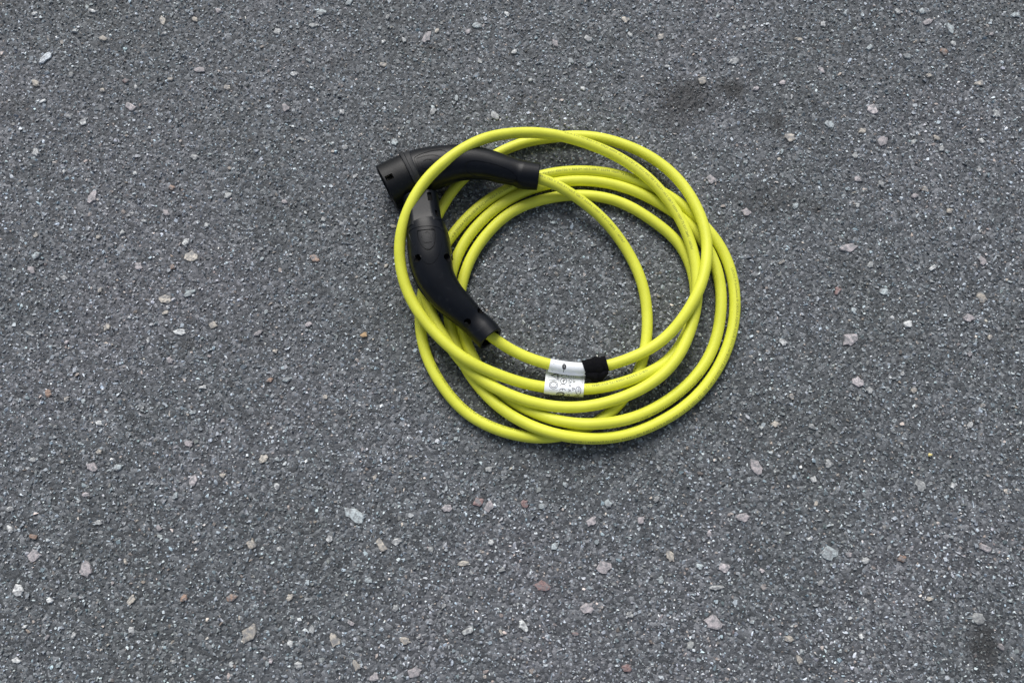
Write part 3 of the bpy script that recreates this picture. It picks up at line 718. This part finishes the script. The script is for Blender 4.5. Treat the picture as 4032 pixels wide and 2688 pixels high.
plugB['label'] = 'black plug with a slim slotted nose and screw holes in its grip'
tB0 = bvh_of(plugB)
cuts = []
for (x, y, r) in ((432, 708, 4.9), (703, 702, 4.9), (874, 1275, 4.5), (990, 1172, 4.3)):
    p, nrm = shoot(tB0, 'z2', x, y); cuts.append(cyl_cutter(p, (nrm + Vector((0, 0, .5))).normalized(), r * MM, 6.5 * MM))
relief(tB0, 'w5', [(192, 745), (260, 705), (350, 678), (470, 664), (600, 672), (690, 700), (706, 800), (702, 930), (682, 1050), (640, 1150), (590, 1225), (520, 1258), (450, 1240), (392, 1180), (345, 1090), (290, 1000), (235, 900), (200, 810)],
       .8 * MM, edge=.07, mat=MB['plastic'], name='name_panel', parent=plugB)
relief(tB0, 'w5', [(325, 742), (450, 724), (590, 720), (602, 800), (596, 900), (572, 980), (510, 1032), (440, 1012), (382, 950), (342, 860)],
       1.15 * MM, edge=.07, mat=MB['plastic'], name='badge_plate', parent=plugB)
logo(tB0, 'w5', plugB, [[(325, 742), (450, 724), (590, 720), (602, 800), (596, 900), (572, 980), (510, 1032), (440, 1012), (382, 950), (342, 860), (325, 742)]],
     [[(392, 820), (396, 860), (412, 898), (440, 922), (545, 914)], [(440, 770), (480, 756), (515, 780), (530, 830), (528, 880)]], ('HARTING', 448, 768, 90, 40, .82), (390, 775), 9, .8 * MM)
boolean_cut(plugB, cuts)
for (x, y) in ((432, 708), (703, 702), (874, 1275), (990, 1172)):
    p, nrm = shoot(tB0, 'z2', x, y); nn = (nrm + Vector((0, 0, .5))).normalized(); c = np.array(p - nn * 5.8 * MM); U = np.array(nn.orthogonal()); Lx = np.cross(np.array(nn), U)
    Vv, Ff = tube(np.array([c, c + np.array(nn) * 1.2 * MM]), np.array([U, U]), np.array([Lx, Lx]), 3.0 * MM, None, 14)
    adopt(obj('screw', Vv, Ff, MB['plastic2'], None, True, 40), plugB)
# nose: hollow front with a locking slot
rn = []
for s in (19, 10, 2): 
    i = int(np.searchsorted(sB, s * MM)); rn.append(super_ring(B[i, :3], Ub[i], Lb[i], B[i, 3] - 2.8 * MM, B[i, 4] - 2.8 * MM, 2.5, SEG, .1))
rn += [super_ring(B[0, :3], Ub[0], Lb[0], B[0, 3] - 2.2 * MM, B[0, 4] - 2.2 * MM, 2.5, SEG, .1), super_ring(B[0, :3] - Tb[0] * .4 * MM, Ub[0], Lb[0], B[0, 3] - 1.2 * MM, B[0, 4] - 1.2 * MM, 2.5, SEG, .1),
       super_ring(B[0, :3] + Tb[0] * .6 * MM, Ub[0], Lb[0], B[0, 3], B[0, 4], 2.5, SEG, .1)]
rn += rng_rings(B, Ub, Lb, 1, i_n + 3, 2.5, SEG, 0, .1)
V, F = sweep(rn, SEG); nose = adopt(obj('nose', V, F, MB['plastic'], None, True, 34), plugB)
tn = bvh_of(nose); cs = []
for (x, y, a, b) in ((520, 208, 11.5, 5.6), (625, 470, 9, 5.0)):
    p, nrm = shoot(tn, 'w5', x, y)
    if p is not None: cs.append(cyl_cutter(p, nrm, 0, 2.4 * MM, sides=(a * MM, b * MM), roll=Vector(Tb[3])))
boolean_cut(nose, cs)
i = int(np.searchsorted(sB, 18 * MM))
contacts(plugB, B[i, :3], -Tb[i], Ub[i], Lb[i], B[i, 3] - 5 * MM, 'contact_socket', 3.0 * MM, 15 * MM, MB['plastic2'])
# moulded rib along the outer flank
iR0, iR1 = i_n + 6, int(len(B) * .62)
C = np.array([B[i, :3] - Lb[i] * (B[i, 3] - .3 * MM) * (1) - Ub[i] * 3 * MM for i in range(iR0, iR1)])
w_ = 1.6 * MM * np.sin(np.linspace(0.05, math.pi - .05, len(C))) ** .35
# the flank away from the coil
side = -1 if (to_px(B[iR0, :3] - Lb[iR0] * .02)[0, 0] < to_px(B[iR0, :3])[0, 0]) else 1
C = np.array([B[i, :3] + side * Lb[i] * (B[i, 3] - .2 * MM) - Ub[i] * 3 * MM for i in range(iR0, iR1)])
Vv, Ff = tube(C, Ub[iR0:iR1], Lb[iR0:iR1], w_, w_ * 1.1, 12)
adopt(obj('seam_rib', Vv, Ff, MB['plastic2'], None, True, 40), plugB)

# ------------------------------------------------------------------ white flag label wrapped on the cable
sL = sorted((s_near(('l', 470, 480), CS[-1] - .6), s_near(('l', 1312, 590), CS[-1] - .6)))
NU = 40
uu = np.linspace(0, 1, NU); ssl = sL[0] + (sL[1] - sL[0]) * uu
# travel is towards the plug, i.e. to the left in the photo: "left of travel" is the side of the bottom edge
sgn = 1.0 if (to_px(on_cable(ssl[:1], [math.pi / 2], RAD))[0, 1] > to_px(on_cable(ssl[:1], [0.0], RAD))[0, 1]) else -1.0
rows = []
for phi in np.radians(np.linspace(-240, 62, 30)): rows.append(on_cable(ssl, np.full(NU, sgn * phi), RAD + .35 * MM))
last, prevr = rows[-1], rows[-2]; d = last - prevr; d /= np.linalg.norm(d, axis=1)[:, None]
for k2 in range(1, 6):
    rows.append(last + d * (k2 * 1.15 * MM) * np.array([1, 1, .62])[None] + np.array([0, 0, .12 * MM * k2]) * (0.4 + np.sin(uu * 9)[:, None] * .5))
def sheet(rows, thick):
    R = np.array(rows); m, n = R.shape[:2]
    du = np.gradient(R, axis=1); dv = np.gradient(R, axis=0); N = np.cross(du, dv); N /= np.linalg.norm(N, axis=2)[..., None] + 1e-12
    top = R; bot = R - N * thick if True else R
    V = np.concatenate([top.reshape(-1, 3), bot.reshape(-1, 3)]); o = m * n; F = []
    for i in range(m - 1):
        for j in range(n - 1):
            a, b, c, d2 = i * n + j, i * n + j + 1, (i + 1) * n + j + 1, (i + 1) * n + j
            F += [(a, b, c, d2), (o + d2, o + c, o + b, o + a)]
    edge = [(0, j) for j in range(n)] + [(i, n - 1) for i in range(1, m)] + [(m - 1, j) for j in range(n - 2, -1, -1)] + [(i, 0) for i in range(m - 2, 0, -1)]
    for k2 in range(len(edge)):
        a = edge[k2][0] * n + edge[k2][1]; b = edge[(k2 + 1) % len(edge)]; b = b[0] * n + b[1]; F.append((a, o + a, o + b, b))
    return V, F
V1, F1 = sheet(rows, .18 * MM)
label = adopt(obj('label', V1, F1, MB['paper'], None, True, 40), rig)
label['label'] = 'white flag label with black approval marks'
# hanging flap, lying over the next strand
prof = [(0, 9.0), (.1, 10.2), (.25, 12.0), (.4, 13.6), (.52, 14.7), (.62, 15.3), (.7, 15.4), (.78, 15.1), (.86, 13.9), (.92, 12.4), (.97, 10.6), (1.0, 9.2)]
qs = np.argsort(((cpx - np.array(src('l', 830, 1050))) ** 2).sum(1))[:6]; ztop = float(CP[qs, 2].max()) / MM + RAD / MM
dz_f = ztop + .5 - 15.4; print('strand under flap: top at %.1f mm' % ztop)
rows2 = []
for v in np.linspace(0, 1, 26):
    zz = np.interp(v, [q[0] for q in prof], [q[1] for q in prof]); r_ = []
    L0 = np.array([415, 612]) * (1 - v) + np.array([360, 1165]) * v; R0 = np.array([1312, 715]) * (1 - v) + np.array([1275, 1255]) * v
    for u in np.linspace(0, 1, 30):
        q = L0 * (1 - u) + R0 * u + np.array([0, 12 * math.sin(u * math.pi)]) * v
        r_.append(at_height([src('l', *q)], [(zz + .25 * math.sin(u * 7 + v * 4)) * MM])[0])
    rows2.append(r_)
rows2 = np.array(rows2)
far_ = CP[CS < CS[-1] - .35]               # every strand but the one the label is wrapped round
for _ in range(3):
    flat_ = rows2.reshape(-1, 3); dd = np.sqrt(((flat_[:, None, :2] - far_[None, :, :2]) ** 2).sum(2))
    hh = np.where(dd < RAD + .6 * MM, far_[None, :, 2] + np.sqrt(np.maximum((RAD + .6 * MM) ** 2 - dd ** 2, 0)), -1).max(1)
    zn = np.maximum(flat_[:, 2], hh); pxf = to_px(flat_); flat_ = at_height(pxf, zn); rows2 = flat_.reshape(rows2.shape)
zz_ = rows2[:, :, 2]; pxf = to_px(rows2.reshape(-1, 3)); z2 = np.maximum(zz_, gauss(gauss(zz_, 1.0).T, 2.0).T)
rows2 = at_height(pxf, z2.reshape(-1)).reshape(rows2.shape)
V2, F2 = sheet(rows2, .18 * MM)
flap = adopt(obj('label_flap', V2, F2, MB['paper'], None, True, 40), label)
def rect(x0, y0, x1, y1): return [[(x0, y0), (x1, y0)], [(x1, y0), (x1, y1)], [(x1, y1), (x0, y1)], [(x0, y1), (x0, y0)]]
def oval(cx, cy, rx, ry, n=22, a0=0, a1=360):
    return [(cx + rx * math.cos(math.radians(t)), cy + ry * math.sin(math.radians(t))) for t in np.linspace(a0, a1, n)]
tW, tF = bvh_of(label), bvh_of(flap)
flap_lines = [oval(585, 970, 97, 86), oval(585, 966, 66, 58), oval(1160, 1100, 58, 98),
              [(525, 745), (690, 690)], [(690, 690), (690, 840)], [(690, 840), (525, 745)], [(560, 745), (672, 708)], [(672, 708), (672, 815)],
              oval(820, 878, 72, 66), [(790, 880), (850, 860)], [(825, 830), (815, 920)], [(860, 860), (838, 850)],
              oval(797, 985, 62, 36, 14, 180, 360), oval(792, 1100, 66, 46, 14, 180, 360), [(792, 1058), (792, 1100)],
              [(942, 1010), (995, 985)], [(995, 985), (940, 968)], [(940, 968), (942, 1010)], [(1020, 1090), (1080, 1058)], [(1080, 1058), (1015, 1030)], [(1015, 1030), (1030, 1085)], [(925, 1128), (985, 1100)], [(985, 1100), (928, 1070)], [(928, 1070), (925, 1128)],
              oval(745, 1180, 92, 44), oval(745, 1180, 74, 30), [(690, 1180), (800, 1190)], [(745, 1160), (745, 1205)], [(885, 1150), (1015, 1215)], [(1015, 1215), (880, 1228)], [(880, 1228), (885, 1150)], oval(930, 1200, 26, 16, 12),
              [(1050, 1222), (1110, 1215)], [(1110, 1215), (1180, 1240)], [(1070, 1235), (1160, 1245)]]
strokes(tF, 'l', flap_lines, 14, .10 * MM, MB['black_ink'], 'approval_mark', label, .02 * MM)['kind'] = 'stuff'
grid_lines = rect(480, 690, 705, 850) + rect(478, 862, 700, 1090) + [[(715, 700), (715, 1110)], [(930, 720), (925, 940)], [(925, 940), (1245, 975)], [(1245, 975), (1255, 760)]]
grid_lines += [[(x, 730 + k2 * 6), (x - 4, 730 + k2 * 6 + L2)] for k2, (x, L2) in enumerate(((1000, 70), (1050, 80), (1095, 85), (1130, 60), (1225, 140)))]
grid_lines += [[(902, 985), (896, 1080)], [(640, 1100), (630, 1200)], [(590, 1110), (582, 1205)], [(520, 1120), (512, 1190)], [(475, 1130), (470, 1170)]]
strokes(tF, 'l', grid_lines, 7, .08 * MM, MB['grey_ink'], 'ruled_line', label, .02 * MM)['kind'] = 'stuff'
Vv, Ff = [], []
letters(tF, 'l', [('UK', 1030, 842, 90, 82, .86), ('CA', 945, 828, 90, 92, .86), ('PTR', 1140, 1022, 90, 66, 1.0), ('S', 560, 948, 90, 74, .9), ('EAC', 752, 692, 84, 210, .22)], .12 * MM, Vv, Ff)
adopt(obj('label_lettering', Vv, Ff, MB['black_ink']), label)['kind'] = 'stuff'
wrap_dark = [oval(832, 548, 40, 66), oval(832, 548, 26, 48), oval(832, 548, 12, 34), [(820, 620), (812, 678)], [(560, 645), (590, 480)], [(590, 480), (640, 432)], [(730, 400), (760, 412)], [(770, 408), (830, 415)]]
wrap_grey = [[(640, 432), (835, 455)], [(538, 505), (532, 630)]] + [[(x, y0), (x - 12, y1)] for x, y0, y1 in ((660, 465, 640), (715, 475, 655), (760, 480, 660), (940, 600, 670), (1025, 520, 690), (1070, 560, 690), (1120, 545, 690), (1160, 575, 690), (1190, 560, 690), (1240, 610, 700), (1270, 600, 690))]
strokes(tW, 'l', wrap_dark, 15, .10 * MM, MB['black_ink'], 'approval_mark', label, .02 * MM)['kind'] = 'stuff'
strokes(tW, 'l', wrap_grey, 9, .08 * MM, MB['grey_ink'], 'ruled_line', label, .02 * MM)['kind'] = 'stuff'

# ------------------------------------------------------------------ black hook-and-loop strap: ring round the cable, ends pinched into a pointed tail
s_c = s_near(('z5', 655, 815), CS[-1] - .6)
NV, prof = 34, []
for ph in np.linspace(-235, 48, 40): prof.append(('arc', math.radians(ph)))
for q in np.linspace(.05, 1, 18): prof.append(('tail', q))
half = 14.6 * MM
c0 = np.array([np.interp(s_c, CS, CP[:, i]) for i in range(3)])
Tc, Uc, Lc = [np.array([np.interp(s_c, CS, q[:, i]) for i in range(3)]) for q in (CT_, CU, CL)]
Tc, Lc = (-Tc, Lc * sgn)              # Tc: to the right in the photo, Lc: towards the pinched tail
tip = np.array(pt('z5', 684, 962, max(14 * MM, c0[2] - 2 * MM))); rs = RAD + 2.0 * MM
def strap_surface(inner):
    R = []
    for kind, q in prof:
        row = []
        for v in np.linspace(-1, 1, NV):
            bulge = .8 * MM * math.sin(v * 4.2 + 1.2) + .5 * MM * math.sin(v * 9)
            if kind == 'arc':
                lift = math.exp(-((q + .9) / .9) ** 2)          # loose on the upper side
                r = rs + bulge * (1 if q > -2.4 else .3) + 3.2 * MM * lift * (.75 + .35 * v)
                skew = 1.4 * MM * math.sin(q * 1.3)
                p = c0 + Tc * (half * v + skew) + r * (math.cos(q) * Uc + math.sin(q) * Lc)
            else:
                q0 = math.radians(48); p0 = c0 + Tc * half * v + (rs + bulge) * (math.cos(q0) * Uc + math.sin(q0) * Lc)
                f = q
                wv = half * (.40 + .60 * (1 - f ** 1.4))
                p1 = tip + Tc * (wv * (v - .05)) - Lc * (7.0 * MM * abs(v) ** 2.2)
                p = p0 * (1 - f) + p1 * f
                p = p + Uc * (3.0 * MM * math.sin(math.pi * min(1, q * 1.05)) - 3.4 * MM * math.exp(-((v - .15) / .14) ** 2) * min(1, q * 1.8) + 1.6 * MM * math.exp(-((abs(v - .15) - .38) / .2) ** 2) * q)
            row.append(p)
        R.append(row)
    return R
rowsS = strap_surface(False)
# fold under: the returning end lies below the tail
V3, F3 = sheet(rowsS, 1.5 * MM)
strap = obj('strap', V3, F3, MB['strap'], None, True, 50)
tag(strap, 'short black fabric hook-and-loop strap wrapped round the yellow cable beside its white label', 'cable strap')
rows4 = []
for q in np.linspace(0, 1, 14):
    row = []
    for v in np.linspace(-1, 1, 20):
        p0 = c0 + Tc * half * v * .96 + (rs + .3 * MM) * (math.cos(1.9) * Uc + math.sin(1.9) * Lc)
        p1 = tip + Tc * (half * .36 * v) - Uc * 2.6 * MM - Lc * 5.5 * MM * abs(v) ** 1.8
        row.append(p0 * (1 - q) + p1 * q - Uc * (1.2 * MM * math.sin(math.pi * q)))
    rows4.append(row)
V4, F4 = sheet(rows4, 1.4 * MM)
obj('strap_end', V4, F4, MB['strap'], strap, True, 50)
# ------------------------------------------------------------------ two bits of plant litter
def flake(name, px, L, W, thick, mat, ang, curl, label, cat, seed):
    r = np.random.default_rng(seed); n = 16; V = []; c = at_height([px], [0.0])[0]; g = .92 / FPX
    for lay in (0, 1):
        for (f, up) in ((1.0, 0), (.55, 1), (.0, 1.2)):
            for i in range(n if f else 1):
                a = 2 * math.pi * i / n; q = f * (1 + .16 * math.sin(3 * a + seed) + .1 * math.sin(5 * a))
                x, y = math.cos(a) * q * L * g / 2, math.sin(a) * q * W * g / 2
                z = .0009 + thick * (up if lay == 0 else -up * .3) + curl * (x / (L * g / 2)) ** 2
                V.append((c[0] + x * math.cos(ang) - y * math.sin(ang), c[1] + x * math.sin(ang) + y * math.cos(ang), z))
    m = 2 * n + 1; F = []
    for lay in (0, 1):
        o = lay * m
        for i in range(n):
            j = (i + 1) % n; fs = [(o + i, o + j, o + n + j, o + n + i), (o + n + i, o + n + j, o + 2 * n)]
            F += fs if lay == 0 else [q[::-1] for q in fs]
    for i in range(n): F.append((i, m + i, m + (i + 1) % n, (i + 1) % n))
    return tag(obj(name, V, F, mat, None, True, 50), label, cat)
flake('seed', (3661, 1790), 17, 12, .0016, mat_plain('pale_seed', (.72, .62, .26), .5, .4, None, .12, 400), .1, 0, 'tiny pale yellow seed lying alone on the asphalt', 'seed', 2)
flake('leaf_flake', (1434, 1318), 27, 19, .0005, mat_plain('dry_leaf', (.46, .33, .20), .8, .2, (600, .6, .001), .4, 700), .35, .0014, 'small dry tan leaf flake lying on the asphalt', 'leaf', 5)
SC.cycles.use_denoising = True
